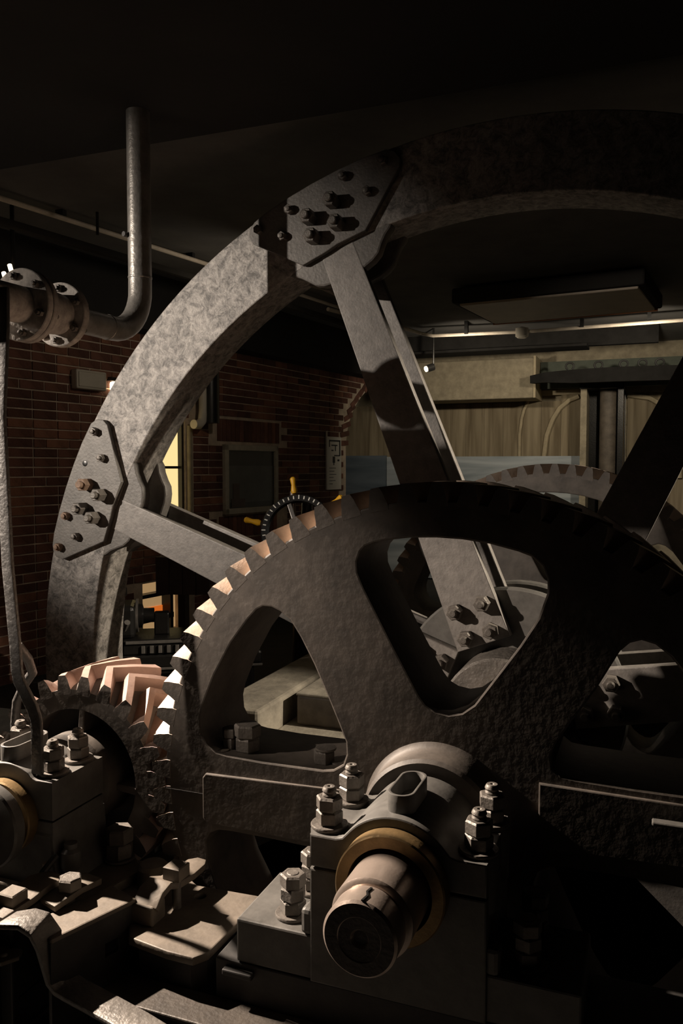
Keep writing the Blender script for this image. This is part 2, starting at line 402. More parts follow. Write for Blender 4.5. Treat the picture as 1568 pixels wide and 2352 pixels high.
# plan sign
t = thing('plan_sign', 'narrow white wall notice with black floor plan beside the arch', 'sign', wl(4.6, .75))
part('sheet', wbox(4.44, 4.80, .01, .03, .76, 1.43), 'print_white', t)
bm = bmesh.new()
for s0, s1, z0, z1 in ((4.49, 4.77, 1.37, 1.39), (4.745, 4.775, 1.19, 1.39), (4.49, 4.51, 1.30, 1.39), (4.55, 4.70, 1.315, 1.33), (4.64, 4.66, 1.25, 1.33), (4.55, 4.60, 1.25, 1.265), (4.62, 4.76, 1.185, 1.20), (4.58, 4.64, 1.10, 1.18), (4.60, 4.62, 1.07, 1.12), (4.70, 4.75, 1.12, 1.145)):
    wbox(s0, s1, .03, .032, z0, z1, 0, bm)
part('plan_drawing', bm, 'print_ink', t)
bm = bmesh.new()
for i, ln in enumerate((.16, .12, .17, .1, .15, .08)): wbox(4.50, 4.50 + ln, .03, .0315, 1.03 - i * .04, 1.037 - i * .04, 0, bm)
part('text_lines', bm, 'print_ink', t)
part('hanging_strip', wbox(4.44, 4.46, .01, .025, 1.43, 1.50), 'conduit', t)
# duct pipes on the brick wall
t = thing('wall_pipe', 'dark vertical duct pipe with pale elbow beside lit window on brick wall', 'pipe', wl(1.95, 1.45, .1))
part('pipe', tube([wl(2.03, 1.48, .12), wl(2.03, 2.6, .12)], .09), 'black_machine', t)
part('elbow', tube([wl(1.80, 1.46, .1), wl(1.88, 1.46, .1), wl(1.93, 1.5, .1), wl(1.95, 1.6, .1), wl(1.95, 1.85, .1)], .045), 'white_plastic', t)
part('drop_pipe', tube([wl(1.84, .55, .01), wl(1.84, 1.45, .01)], .03), 'plaster', t)

# ceiling conduits, lamp, beam
t = thing('ceiling_conduit', 'pale conduit running along the dark ceiling above brick wall', 'conduit', (-3.21, 1.69, 2.7))
part('tube', tube([(-3.52, .05, 2.7), (-3.21, 1.69, 2.7), (-2.86, 3.55, 2.7), (-2.53, 5.48, 2.7), (-2.4, 6.2, 2.7)], .017, 10), 'conduit', t)
for f in (.12, .45, .75): 
    p = Vector((-3.21, 1.69, 2.7)).lerp(Vector((-2.53, 5.48, 2.7)), f); part('clip', B(p.x - .03, p.x + .03, p.y - .02, p.y + .02, 2.715, 2.75), 'ceiling_dark', t)
t = thing('ceiling_duct', 'faint dark square duct hung below the conduit on the left', 'duct', (-3.0, 1.6, 2.5))
part('duct_run', ribbon([(-3.35, .1, 2.5), (-3.04, 1.65, 2.5), (-2.49, 4.73, 2.5), (-2.3, 6.0, 2.5)], (0, 0, 1), .04, .06), 'lamp_housing', t)
for f in (.2, .7):
    p = Vector((-3.04, 1.65, 2.6)).lerp(Vector((-2.49, 4.73, 2.6)), f); part('hanger', tube([p, p + Vector((0, 0, .2))], .01, 8), 'ceiling_dark', t)
t = thing('ceiling_conduit', 'pale conduit with round junction box below fluorescent lamp', 'conduit', (-.87, 7.27, 2.6))
part('tube', tube([(-2.45, 5.2, 2.6), (-2.05, 6.6, 2.6), (-1.98, 6.95, 2.6), (-1.90, 7.15, 2.6), (-.87, 7.25, 2.6), (.84, 7.1, 2.6), (2.6, 6.9, 2.6)], .02, 10), 'conduit', t)
part('junction_box', Lt([(0, 2.53), (.05, 2.53), (.075, 2.55), (.075, 2.64), (0, 2.66)], -.87, cy=7.25, seg=20, axis='Z'), 'white_plastic', t)
for x in (-1.5, -.2, .5): part('clip', B(x - .02, x + .02, 7.14, 7.2, 2.6, 2.75), 'ceiling_dark', t)
t = thing('fluorescent_lamp', 'unlit fluorescent ceiling lamp with long tray diffuser', 'lamp', (-.3, 5.8, 2.6))
LM = Matrix.Translation((-.30, 5.75, 2.56)) @ Matrix.Rotation(rad(-7), 4, 'Z')
part('housing', box(bmesh.new(), -.86, .86, -.60, .60, .02, .16, .02, LM), 'lamp_housing', t)
part('diffuser', box(bmesh.new(), -.80, .80, -.54, .56, .0, .03, .01, LM), 'diffuser', t)
part('edge_trim', box(bmesh.new(), -.82, .82, .56, .585, -.005, .02, 0, LM), 'orange_edge', t)
for x in (-.6, .6): part('hanger_rod', box(bmesh.new(), x - .015, x + .015, -.015, .015, .16, .19, 0, LM), 'ceiling_dark', t)
t = thing('ceiling_beam', 'dark steel beam crossing under the ceiling before the mural', 'beam', (-1.0, 8.0, 2.5))
part('web', B(-2.6, .6, 8.05, 8.15, 2.52, 2.75), 'dark_paint', t); part('flange', B(-2.6, -.2, 7.9, 8.3, 2.5, 2.53), 'dark_paint', t)
t = thing('track_spot', 'small lit spotlight hanging in front of plaster beam', 'lamp', (-2.02, 7.5, 2.3))
part('can', tube([(-1.98, 7.5, 2.28), (-2.05, 7.44, 2.25)], .045, 14), 'black_machine', t)
part('lens', tube([(-2.05, 7.44, 2.25), (-2.06, 7.43, 2.245)], .035, 14), 'lamp_glow', t)
part('stem', tube([(-1.98, 7.5, 2.3), (-1.98, 7.5, 2.75)], .012, 8), 'black_machine', t)
t = thing('track_spot', 'pair of bright spotlight bulbs above the pipe flange', 'lamp', (-3.35, 1.85, 2.3))
for dx, dz in ((-.02, 0), (.03, .045)):
    part('bulb', tube([(-3.36 + dx, 1.9, 2.27 + dz), (-3.345 + dx, 1.87, 2.30 + dz)], .014, 12), 'lamp_glow', t)
part('stem', tube([(-3.36, 1.95, 2.3), (-3.36, 1.95, 2.75)], .014, 8), 'black_machine', t)

# mural / stage at the back
t = thing('plaster_beam', 'rough beige plaster box beam high on the mural wall', 'beam', (-1.7, 8.9, 1.98))
part('beam_body', B(-2.75, -.94, 8.9, 9.6, 1.98, 2.52, .015), 'plaster', t)
part('beam_corner_strip', B(-.96, -.93, 8.88, 9.6, 1.98, 2.54), 'pale_line', t)
t = thing('scenery_panel', 'streaked tan scenery boards with pale curved ribs on back wall', 'scenery', (-1.4, 9.5, .4))
for i in range(17):
    x = -3.9 + i * .27
    if x > -.45: break
    part('board', B(x, x + .267, 9.52, 9.59, .4, 1.975 if x < -.9 else 2.06), 'streaked_board', t)
for i in range(9):
    x = .22 + i * .27
    part('board', B(x, x + .267, 9.52, 9.59, .4, 2.1), 'streaked_board', t)
part('curved_rib', tube([(-1.11, 9.5, 2.0), (-1.17, 9.5, 1.86), (-1.2, 9.5, 1.75), (-1.23, 9.5, 1.5), (-1.23, 9.5, 1.0)], .022, 8), 'pale_line', t)
part('curved_rib', tube([(-.42, 9.5, 2.03), (-.55, 9.5, 1.98), (-.68, 9.5, 1.87), (-.77, 9.5, 1.72), (-.85, 9.5, 1.49), (-.88, 9.5, 1.22), (-.9, 9.5, .9)], .035, 8), 'pale_line', t)
part('curved_rib', tube([(.22, 9.5, 2.03), (.5, 9.5, 1.98), (.68, 9.5, 1.87), (.77, 9.5, 1.72), (.85, 9.5, 1.49), (.88, 9.5, 1.22), (.9, 9.5, .9)], .035, 8), 'pale_line', t)
part('top_band', B(-.94, -.36, 9.49, 9.6, 2.06, 2.13), 'pale_line', t)
part('top_band', B(.2, 1.6, 9.49, 9.6, 2.06, 2.2), 'pale_line', t)
t = thing('sea_backdrop', 'pale blue grey sea backdrop sheet along the foot of the mural', 'backdrop', (-1.7, 9.4, -.6))
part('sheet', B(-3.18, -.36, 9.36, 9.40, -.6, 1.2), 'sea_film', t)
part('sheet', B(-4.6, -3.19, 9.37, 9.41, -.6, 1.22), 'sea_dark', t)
t = thing('dark_column', 'dark boxed column with rounded steel core before the mural', 'column', (-.07, 9.0, -.6))
part('side_board', B(-.35, -.27, 8.95, 9.45, -.6, 2.1), 'plaster', t)
part('back_board', B(-.30, .2, 9.42, 9.46, -.6, 2.1), 'black_machine', t)
part('core', Lt([(0, -.6), (.12, -.6), (.12, 2.08), (0, 2.08)], 0, cy=9.2, seg=24, axis='Z'), 'bed_iron', t)
part('side_board', B(.12, .19, 8.95, 9.45, -.6, 2.1), 'black_machine', t)
part('head_board', B(-.36, .2, 8.9, 9.45, 2.08, 2.16), 'black_machine', t)
t = thing('curved_gallery', 'dark curved gallery beam with hooks along its top above the column', 'beam', (0, 8.6, 2.1))
pts = [(-.95, 8.7, 2.2), (-.75, 8.6, 2.21), (-.4, 8.5, 2.2), (.1, 8.45, 2.2), (.7, 8.5, 2.2), (1.4, 8.7, 2.2), (2.2, 9.1, 2.2)]
part('girder', ribbon(pts, (0, 0, 1), [.10, .13, .17, .18, .18, .17, .17], .10, 0), 'dark_paint', t)
for x in (-.45, -.1, .2, .42, .62): part('hook', tube([(x + .05 * cos(a), 8.48, 2.33 + .045 * sin(a)) for a in [rad(d) for d in range(-60, 241, 30)]], .012, 6), 'black_iron', t)
part('green_panel', B(-.92, 1.5, 9.3, 9.35, 2.13, 2.5), 'green_paint', t)

# handwheel machine
t = thing('handwheel', 'black graduated handwheel with three yellow grips behind the gear', 'handwheel', (-1.86, 3.15, -.6))
HC = Vector((-1.86, 3.15, .57)); ax = Vector((.25, -.93, .28)).normalized()
HM = Matrix.Translation(HC) @ ax.to_track_quat('Z', 'Y').to_matrix().to_4x4()
def hw(bm): bmesh.ops.transform(bm, matrix=HM, verts=bm.verts); return bm
part('wheel_rim', hw(Lt([(.225, -.03), (.268, -.03), (.275, -.02), (.275, .03), (.268, .038), (.225, .038), (.225, -.03)], 0, seg=48, axis='Z')), 'black_machine', t)
bm = bmesh.new()
for i in range(40):
    a = 2 * pi * i / 40; r1 = .262 if i % 5 else .268
    box(bm, .238, r1, -.004, .004, .038, .040, 0, Matrix.Rotation(a, 4, 'Z'))
part('scale_marks', hw(bm), 'print_white', t)
for a in (20, 110, 200, 290): part('wheel_spoke', hw(box(bmesh.new(), .04, .23, -.016, .016, -.015, .015, .004, Matrix.Rotation(rad(a), 4, 'Z'))), 'steel_edge', t)
part('wheel_hub', hw(Lt([(0, -.08), (.07, -.08), (.07, .02), (.045, .06), (0, .06)], 0, seg=24, axis='Z')), 'black_machine', t)
for a in (98, 168, 40): 
    g = part('yellow_grip', hw(Lt([(0, .29), (.018, .29), (.026, .31), (.017, .36), (.024, .405), (.014, .418), (0, .42)], 0, 0, seg=14, axis='X')), 'yellow_grip', t)
    R = Matrix.Translation(HC - W0[t]) @ (HM.to_3x3().to_4x4()) @ Matrix.Rotation(rad(a), 4, 'Z') @ (HM.to_3x3().to_4x4()).inverted() @ Matrix.Translation(-(HC - W0[t]))
    g.data.transform(R)
part('pedestal', Lt([(0, -.62), (.22, -.62), (.22, -.55), (.12, -.48), (.1, .2), (.2, .32), (.22, .42), (.2, .48), (.05, .52), (.04, .8), (0, .8)], -1.92, cy=3.45, seg=28, axis='Z'), 'black_machine', t)
part('pillar', tube([(-1.97, 3.3, .55), (-1.97, 3.3, .86)], .022, 12), 'machined', t)

# black machine behind the left spoke
t = thing('machine_tool', 'black machine with ribbed bed and steel edges behind left spoke', 'machine', (-2.6, 2.4, -.6))
MM = Matrix.Translation((-2.5, 2.45, 0)) @ Matrix.Rotation(rad(32), 4, 'Z')
bm = bmesh.new(); box(bm, -.45, .55, -.16, .2, -.62, -.30, .02, MM); box(bm, -.5, .6, -.2, .24, -.30, -.2, .02, MM); part('bed', bm, 'black_machine', t)
part('slide_edge', box(bmesh.new(), -.30, .6, -.215, -.2, -.125, -.105, .003, MM), 'steel_edge', t)
part('slide_edge', box(bmesh.new(), -.30, .6, -.23, -.215, -.30, -.285, .003, MM), 'steel_edge', t)
part('slide', box(bmesh.new(), -.32, .58, -.2, .2, -.2, -.1, .01, MM), 'black_machine', t)
for i in range(8): part('rib', box(bmesh.new(), -.2 + i * .055, -.175 + i * .055, -.214, -.19, -.19, -.14, .003, MM), 'steel_edge', t)
part('headstock', box(bmesh.new(), -.52, -.24, -.16, .16, -.1, .12, .03, MM), 'black_machine', t)
part('spindle_nose', tube([MM @ Vector((-.26, 0, .03)), MM @ Vector((-.2, 0, .03)), MM @ Vector((-.19, 0, .03)), MM @ Vector((-.12, 0, .03))], [.085, .085, .05, .05], 20), 'black_machine', t)
part('faceplate', tube([MM @ Vector((-.24, 0, .03)), MM @ Vector((-.225, 0, .03))], .115, 28), 'steel_edge', t)
part('oil_lubricator', Lt([(0, .12), (.03, .12), (.03, .16), (.045, .17), (.045, .22), (.02, .24), (.015, .27), (0, .27)], -2.80, cy=2.28, seg=18, axis='Z'), 'black_machine', t)
part('lever_handle', tube([MM @ Vector((-.35, -.17, .0)), MM @ Vector((-.3, -.24, -.02)), MM @ Vector((-.28, -.3, .04))], [.012, .012, .02], 10), 'steel_edge', t)
part('tool_post', box(bmesh.new(), -.12, -.02, -.05, .05, -.1, .05, .01, MM), 'black_machine', t)
t = thing('wood_board', 'dark wooden board standing upright behind the left spoke', 'board', (-2.75, 2.9, -.6))
for i in range(4): part('plank', box(bmesh.new(), -.2 + i * .1, -.104 + i * .1, -.02, .02, .1, .38, .003, Matrix.Translation((-2.66, 2.85, 0)) @ Matrix.Rotation(rad(20), 4, 'Z')), 'wood_board', t)
part('post', B(-2.72, -2.66, 2.87, 2.93, -.62, .36), 'wood_board', t)

# concrete kerb and pedestal behind the wheel
t = thing('concrete_kerb', 'worn concrete kerb beyond the flywheel seen through gear opening', 'kerb', (-1.6, 2.0, -.6))
part('kerb_body', B(-1.75, -1.44, 1.66, 3.3, -.9, -.31, .02), 'concrete', t); part('kerb_step', B(-1.438, -.7, 1.68, 2.62, -.9, -.48, .015), 'concrete', t)
t = thing('machine_block', 'square iron bearing block standing on the kerb behind flywheel', 'block', (-1.1, 2.1, -.5))
part('block', B(-1.36, -.75, 2.0, 2.45, -.479, -.30, .015), 'bed_iron', t); part('block_lid', B(-1.36, -.75, 1.99, 2.46, -.30, -.285, .006), 'concrete', t)
inst('nut', NUTB, t, (-1.0, 2.2, -.285)); 

# ================================================================== FLYWHEEL
YF, YR, RO, RI = 1.224, 1.484, 2.525, 2.2015
fly = thing('flywheel', 'huge spoked flywheel with bolted rim joint plates behind gear', 'flywheel', (0, 1.35, 0))
JA = [158.2, 111.3, 62.9, 8.8, -43.8, -96.4, -149.1]
def P(R, a): return (R * cos(rad(a)), R * sin(rad(a)))
for k, a in enumerate(JA):
    b = JA[(k + 1) % len(JA)]
    if b > a: b -= 360
    n = 22
    out = [P(RO, a - .05 + (b - a + .1) * i / n) for i in range(n + 1)]; inn = [P(RI, b + .05 + (a - b - .1) * i / n) for i in range(n + 1)]
    part('rim_segment', plate(out + inn, YF, YR, bev=.006), 'rim_iron', fly, ang=25)
LUG = [(2.215, -7.4), (2.188, -7.0), (2.165, -6.2), (2.13, -5.4), (2.098, -4.8), (2.076, -3.8), (2.063, -2.6), (2.06, 0), (2.064, 2.6), (2.072, 3.4), (2.098, 4.4), (2.13, 5.0), (2.165, 5.7), (2.188, 6.4), (2.215, 7.0)]
PLT = [(2.512, 7.4), (2.500, 8.1), (2.475, 8.7), (2.43, 8.75), (2.199, 4.5), (2.197, 1.3), (2.205, -.5), (2.206, -4.2), (2.42, -9.65), (2.457, -9.85), (2.495, -9.4), (2.514, -8.6)] + [(2.518, d) for d in (-6, -3, 0, 3, 6)]
BIG = [(2.388, -1.7), (2.284, -1.4), (2.371, 1.4), (2.281, 1.8)]
SML = [(2.464, -8.1), (2.363, -5.7), (2.459, 3.2), (2.367, 5.2), (2.461, 7.3), (2.475, -3.6)]
for k, a in enumerate(JA):
    lo = [P(R, a + d) for R, d in LUG] + [P(2.24, a + 7), P(2.24, a), P(2.24, a - 7.4)]
    part('front_lug', plate(lo, YF + .0015, YF + .07, bev=.010), 'plate_iron', fly)
    part('rear_lug', plate(lo, YR - .05, YR + .018, bev=.010), 'plate_iron', fly)
    if k in (3, 4, 5): continue
    pl = part('joint_plate', plate([P(R, a + d) for R, d in PLT], YF - .032, YF - .001, bev=.004), 'plate_iron', fly)
    for i, (R, d) in enumerate(BIG):
        x, z = P(R, a + d); inst('nut', FB2 if (k == 0 and i in (0,)) else FB, pl, (x, YF - .032, z), (pi / 2, 0, 0))
    for i, (R, d) in enumerate(SML):
        if k == 0 and i == 5: continue
        x, z = P(R, a + d); inst('bolt_head', FS2 if (k == 0 and i in (2, 4)) else FS, pl, (x, YF - .032, z), (pi / 2, random.random(), 0))
    if k == 0:
        x, z = P(2.452, a - 3.9); part('bolt_hole', Lt([(0, YF - .0335), (.014, YF - .0335), (.016, YF - .0325), (0, YF - .0325)], x, z, seg=16), 'black_machine', pl)
def spoke(a, off=0., tilt=0., vis=True):
    u = Vector((cos(rad(a)), 0, sin(rad(a)))); n = Vector((-sin(rad(a)), 0, cos(rad(a))))
    def Q(R, l): v = u * R + n * (l + off * max(0, 1.8 - R)); return (v.x, v.z)
    o = [Q(.28, .125), Q(.9, .112), Q(2.195, .083), Q(2.195, -.083), Q(.9, -.112), Q(.28, -.125)]
    s = part('spoke', plate(o, YF - .001, YF + .052, bev=.005), 'spoke_iron', fly)
    part('spoke', plate(o, YR + .02, YR + .072, bev=.005), 'spoke_iron', fly)
    for R, l in ((.455, .066), (.455, -.062), (.33, .062), (.33, -.055)):
        x, z = Q(R, l); inst('nut', HN, s, (x, YF - .001, z), (pi / 2, random.random(), 0))
for a in (158.6, 111.3, 10, -43.8, -96.4, -149.1): spoke(a)
spoke(62.6, -.05)
part('hub_disc', Lt([(.1, YF + .055), (.5, YF + .055), (.51, YF + .065), (.51, YF + .10), (.5, YF + .11), (.1, YF + .11)], seg=72), 'bearing_iron', fly)
part('hub_disc', Lt([(.1, YR + .075), (.49, YR + .075), (.5, YR + .085), (.5, YR + .15), (.49, YR + .16), (.42, YR + .16), (.42, YR + .11), (.1, YR + .11)], seg=72), 'bearing_iron', fly)
part('hub_boss', Lt([(.1, 1.04), (.235, 1.04), (.245, 1.05), (.245, 1.7), (.235, 1.71), (.1, 1.71)], seg=64), 'forged', fly)

# ================================================================== GEARS
def arcpts(R, a0, a1, n): return [P(R, a0 + (a1 - a0) * i / n) for i in range(n + 1)]
W1 = [(-.204, .813), (-.17, .822), (-.09, .833), (-.008, .836), (.07, .833), (.15, .823), (.233, .803), (.27, .79), (.30, .765), (.314, .73), (.314, .69), (.29, .617), (.24, .535), (.187, .459), (.135, .385), (.11, .35), (.074, .322), (.035, .312), (-.005, .318), (-.035, .334), (-.056, .36), (-.141, .509), (-.232, .676), (-.252, .722), (-.254, .755), (-.244, .785), (-.228, .803)]
W2 = [(-.597, .585), (-.575, .597), (-.545, .597), (-.515, .585), (-.48, .56), (-.443, .506), (-.398, .425), (-.354, .332), (-.317, .25), (-.291, .19), (-.289, .15), (-.30, .118), (-.332, .097), (-.369, .09), (-.583, .089), (-.711, .094), (-.75, .1), (-.785, .123), (-.806, .16), (-.810, .205), (-.80, .25), (-.757, .353), (-.691, .47), (-.627, .553)]
W4 = [(.40, .168), (.55, .163), (.70, .162), (.745, .165), (.775, .18), (.79, .21), (.785, .27), (.75, .365), (.69, .47), (.64, .535), (.60, .566), (.565, .575), (.535, .565), (.51, .54), (.45, .43), (.385, .33), (.345, .265), (.33, .225), (.335, .19), (.36, .172)]
WINS = [W1, W2, W4] + [[(-x, -z) for x, z in w] for w in (W1, W2, W4)]
GW = .31
def gear_tooth(R0, R1, Rp, tip, root, width, shift, name, face, flank):
    """one herringbone tooth, local coordinates on the gear axis, tooth centred on +X"""
    bm = bmesh.new(); prof = [(R0 - .016, -root * 1.02), (R0, -root), (R0 + (R1 - R0) * .3, -root * .82), (R0 + (R1 - R0) * .65, -(root * .42 + tip * .58) * 1.02), (R1, -tip)]
    prof = prof + [(r, -a) for r, a in reversed(prof)]
    rows = []
    for t in (0, .25, .5, .75, 1):
        y = -.0007 + (width + .0014) * t; sh = shift * (1 - abs(2 * t - 1))
        rows.append([bm.verts.new((r * cos(rad(a + sh)), y, r * sin(rad(a + sh)))) for r, a in prof])
    n = len(prof)
    for a, b in zip(rows, rows[1:]):
        for k in range(n): f = bm.faces.new((a[k], a[(k + 1) % n], b[(k + 1) % n], b[k])); f.material_index = 1
    for r in (rows[0], rows[-1]): bm.faces.new(r).material_index = 0
    return to_mesh(name, bm, [face, flank], 30)
bull = thing('bull_gear', 'large dark herringbone gear wheel nearest the camera', 'gear', (0, 0, 0))
out = arcpts(.946, 0, 360, 260)[:-1]
body = part('gear_body', plate(out, 0, GW, holes=WINS, bev=.006), 'gear_iron', bull, ang=28)
TM = gear_tooth(.945, 1.0, .972, .78, 1.86, GW, -6.0, 'tooth', 'gear_iron', 'tooth_worn')
for i in range(65): inst('tooth', TM, bull, (0, 0, 0), (0, -rad(112.45 + i * 360 / 65), 0))
part('hub_boss', Lt([(.1, -.105), (.196, -.105), (.206, -.095), (.206, -.02), (.215, -.005), (.23, .002), (.1, .002)], seg=80), 'gear_iron', bull)
# joint pads bolted over the split arms, and the bolts on the arms
for sgn in (1, -1):
    x0, x1 = (-.795, -.30)
    o = [(x0 + .012, .027), (x1, .04), (x1, -.148), (x0 + .012, -.14), (x0, -.125), (x0, .012)]
    part('joint_pad', plate([(sgn * a, sgn * b) for a, b in o], -.014, .0, bev=.004), 'gear_iron', bull)
    part('joint_line', B(*sorted((sgn * -.945, sgn * -.80)), -.0015, .002, sgn * -.05 - .0015, sgn * -.05 + .0015), 'black_iron', bull)
part('joint_bolt', hexprism(hexprism(bmesh.new(), .045, .092, .138, cx=-.672, cy=.075), .046, .138, .182, cx=-.672, cy=.075, rot=.3), 'nut_iron', bull)
part('joint_bolt', hexprism(hexprism(bmesh.new(), .030, .092, .13, cx=-.735, cy=.075), .03, .13, .162, cx=-.735, cy=.075, rot=.2), 'nut_iron', bull)
part('joint_bolt', lathe(hexprism(bmesh.new(), .036, .088, .13, cx=-.392, cy=.07), [(0, .13), (.03, .13), (.034, .134), (.034, .14), (0, .142)], -.385, cy=.07, seg=20, axis='Z'), 'nut_iron', bull)
part('joint_pad_foot', Lt([(0, .086), (.04, .086), (.04, .098), (0, .10)], -.335, cy=.085, seg=20, axis='Z'), 'nut_iron', bull)
part('joint_pad_foot', Lt([(0, .088), (.034, .088), (.034, .098), (0, .10)], -.757, cy=.035, seg=20, axis='Z'), 'bed_iron', bull)

rear = thing('rear_gear', 'second large toothed gear wheel beyond the flywheel', 'gear', (0, 2.75, 0))
for ch in list(bull.children):
    if ch.name.split('.')[0] not in ('tooth', 'gear_body', 'hub_boss'): continue
    c = ch.copy(); col.objects.link(c); c.parent = rear
rear.scale = (1.065, 1, 1.065); rear.rotation_euler = (0, rad(1.5), 0)

PX, PZ = -1.314, -.062
pin = thing('pinion', 'small herringbone pinion with bright worn teeth meshing with the large gear', 'gear', (PX, 0, PZ))
ROT = 68.5
PM = gear_tooth(.314, .366, .344, 2.3, 5.4, GW, 17.0, 'tooth', 'gear_iron', 'pinion_worn')
for i in range(23): inst('tooth', PM, pin, (PX, 0, PZ), (0, -rad(ROT + i * 360 / 23), 0))
part('pinion_rim', Lt([(.245, .0), (.3145, .0), (.3145, GW), (.245, GW), (.245, 0)], PX, PZ, seg=92), ['gear_iron'], pin)
part('pinion_web', Lt([(.1, .10), (.25, .10), (.25, .16), (.1, .16)], PX, PZ, seg=60), 'black_iron', pin)
part('pinion_hub', Lt([(.08, -.05), (.15, -.05), (.165, -.04), (.168, .10), (.08, .12)], PX, PZ, seg=60), 'gear_iron', pin)
for a in (85, 175, 265, 355): part('web_rib', box(bmesh.new(), .16, .25, -.012, .012, .02, .14, .004, Matrix.Translation((PX, 0, PZ)) @ Matrix.Rotation(-rad(a), 4, 'Y') @ Matrix.Rotation(pi / 2, 4, 'X') @ Matrix.Translation((0, 0, -.14))), 'gear_iron', pin)

# ================================================================== SHAFTS
sh = thing('main_shaft', 'thick polished main shaft end sticking out of the front bearing', 'shaft', (0, -.68, 0))
part('shaft_body', Lt([(0, -.672), (.016, -.672), (.022, -.68), (.05, -.682), (.052, -.684), (.082, -.684), (.088, -.678), (.088, -.618), (.0835, -.614), (.0835, -.604), (.094, -.602), (.099, -.597), (.099, 3.3), (0, 3.3)], seg=72), ['machined', 'greasy_shade'], sh)
for f in sh.children[0].data.polygons:
    if f.normal.y < -.8 and f.center.y < .03: f.material_index = 1  # end faces darkened for grease and for the shade they lie in
part('key_seam', ribbon([(.006, -.68, .0895), (.010, -.655, .0888), (.004, -.64, .0892), (.008, -.62, .0888)], (1, 0, 0), .005, .003, 0), 'black_machine', sh)
ps = thing('pinion_shaft', 'heavy coupling shaft running toward the viewer at the far left', 'shaft', (PX, -.4, PZ))
part('shaft_body', Lt([(.0, -1.3), (.06, -1.3), (.06, -.43), (.08, -.42), (.08, .55), (0, .55)], PX, PZ, seg=48), 'bearing_iron', ps)
part('coupling_disc', Lt([(.06, -.445), (.126, -.445), (.132, -.438), (.132, -.407), (.126, -.40), (.06, -.40)], PX, PZ, seg=64), 'bearing_iron', ps)

# ================================================================== BEARINGS
def pillow(name, label, cx, cz, yc, b, ly, hx, y0, y1, shelf, archR, bore, bushR, bushY, zb, ztop, cupz, cup_dx, mt):
    t = thing(name, label, 'bearing', (cx, yc, zb))
    arc = lambda R, a0, a1, n: [(cx + R * cos(rad(a0 + (a1 - a0) * i / n)), cz + R * sin(rad(a0 + (a1 - a0) * i / n))) for i in range(n + 1)]
    low = [(cx - hx, zb), (cx + hx, zb), (cx + hx, cz - .003)] + [(cx + bore, cz - .003)] + arc(bore, -4, -176, 22) + [(cx - bore, cz - .003), (cx - hx, cz - .003)]
    part('bearing_body', plate(low, y0, y1, bev=.006), mt, t)
    aL = math.degrees(math.asin(min(.95, (shelf + .018) / archR)))
    cap = [(cx - hx, cz + .003), (cx - bore, cz + .003)] + arc(bore, 176, 4, 22) + [(cx + bore, cz + .003), (cx + hx, cz + .003), (cx + hx, cz + shelf)]
    xs = archR * cos(rad(aL))
    cap += [(cx + xs + .03, cz + shelf), (cx + xs + .012, cz + shelf + .005)] + arc(archR, aL, 180 - aL, 26) + [(cx - xs - .012, cz + shelf + .005), (cx - xs - .03, cz + shelf), (cx - hx, cz + shelf)]
    part('bearing_cap', plate(cap, y0, y1, bev=.008), mt, t)
    part('bush', Lt([(bore - .002, y1), (bore - .002, bushY), (bushR - .004, bushY), (bushR, bushY + .004), (bushR, y0 + .01), (bore - .002, y0 + .01)], cx, cz, seg=64), 'brass', t)
    # oval oil cup
    ob = []; L_, r_ = .055, .036
    for i in range(13): ob.append((cx + cup_dx + r_ * cos(rad(180 * i / 12)), yc - .03 + L_ + r_ * sin(rad(180 * i / 12))))
    for i in range(13): ob.append((cx + cup_dx + r_ * cos(rad(180 + 180 * i / 12)), yc - .03 - L_ + r_ * sin(rad(180 + 180 * i / 12))))
    ib = [(cx + cup_dx + (x - cx - cup_dx) * .8, yc - .03 + (y - yc + .03) * .9) for x, y in ob]
    part('oil_cup', plate(ob, cz + archR - .03, cup_zz(cz, cupz), holes=[ib], bev=.002, axis='Z'), mt, t)
    for sx in (-1, 1):
        for dy in (-ly, ly):
            x, y = cx + sx * b, yc + dy
            part('bolt_boss', Lt([(0, cz - .05), (.046, cz - .05), (.05, cz + shelf - .006), (.048, cz + shelf + .002), (0, cz + shelf + .002)], x, cy=y, seg=24, axis='Z'), mt, t)
            inst('washer', WASH, t, (x, y, cz + shelf + .002)); inst('nut', NUT, t, (x, y, cz + shelf + .012), (0, 0, random.random())); inst('nut', NUT, t, (x, y, cz + shelf + .0485), (0, 0, random.random()))
            inst('stud', STUD, t, (x, y, cz + ztop - .105))
    return t
def cup_zz(cz, z): return cz + z
mb = pillow('main_bearing', 'split bearing block with oval oil cup around the main shaft end', 0, 0, -.275, .2, .085, .232, -.42, -.12, .088, .168, .112, .142, -.47, -.31, .198, .215, .0, 'bearing_iron')
for sx in (-1, 1):
    ft = part('bearing_foot', B(*sorted((sx * .228, sx * .455)), -.41, -.13, -.31, -.19, .006), 'bearing_iron', mb)
    part('foot_gib', B(*sorted((sx * .226, sx * .262)), -.415, -.36, -.19, -.12, .012), 'bearing_iron', mb)
    for y in (-.335, -.195):
        x = sx * .318
        inst('washer', WASH, ft, (x, y, -.19)); inst('nut', NUT, ft, (x, y, -.18), (0, 0, .3)); inst('nut', NUT, ft, (x, y, -.144), (0, 0, .8)); inst('nut', NUT, ft, (x, y, -.108), (0, 0, .4))
        part('stud_end', Lt([(0, -.1), (.019, -.1), (.019, -.074), (.015, -.07), (0, -.07)], x, cy=y, seg=18, axis='Z'), 'nut_iron', ft)
pb = pillow('pinion_bearing', 'bearing block with lever bolted on carrying the pinion shaft', PX, PZ, -.205, .121, .061, .175, -.335, -.085, .125, .165, .082, .118, -.375, -.33, .233, .212, -.02, 'bearing_iron')
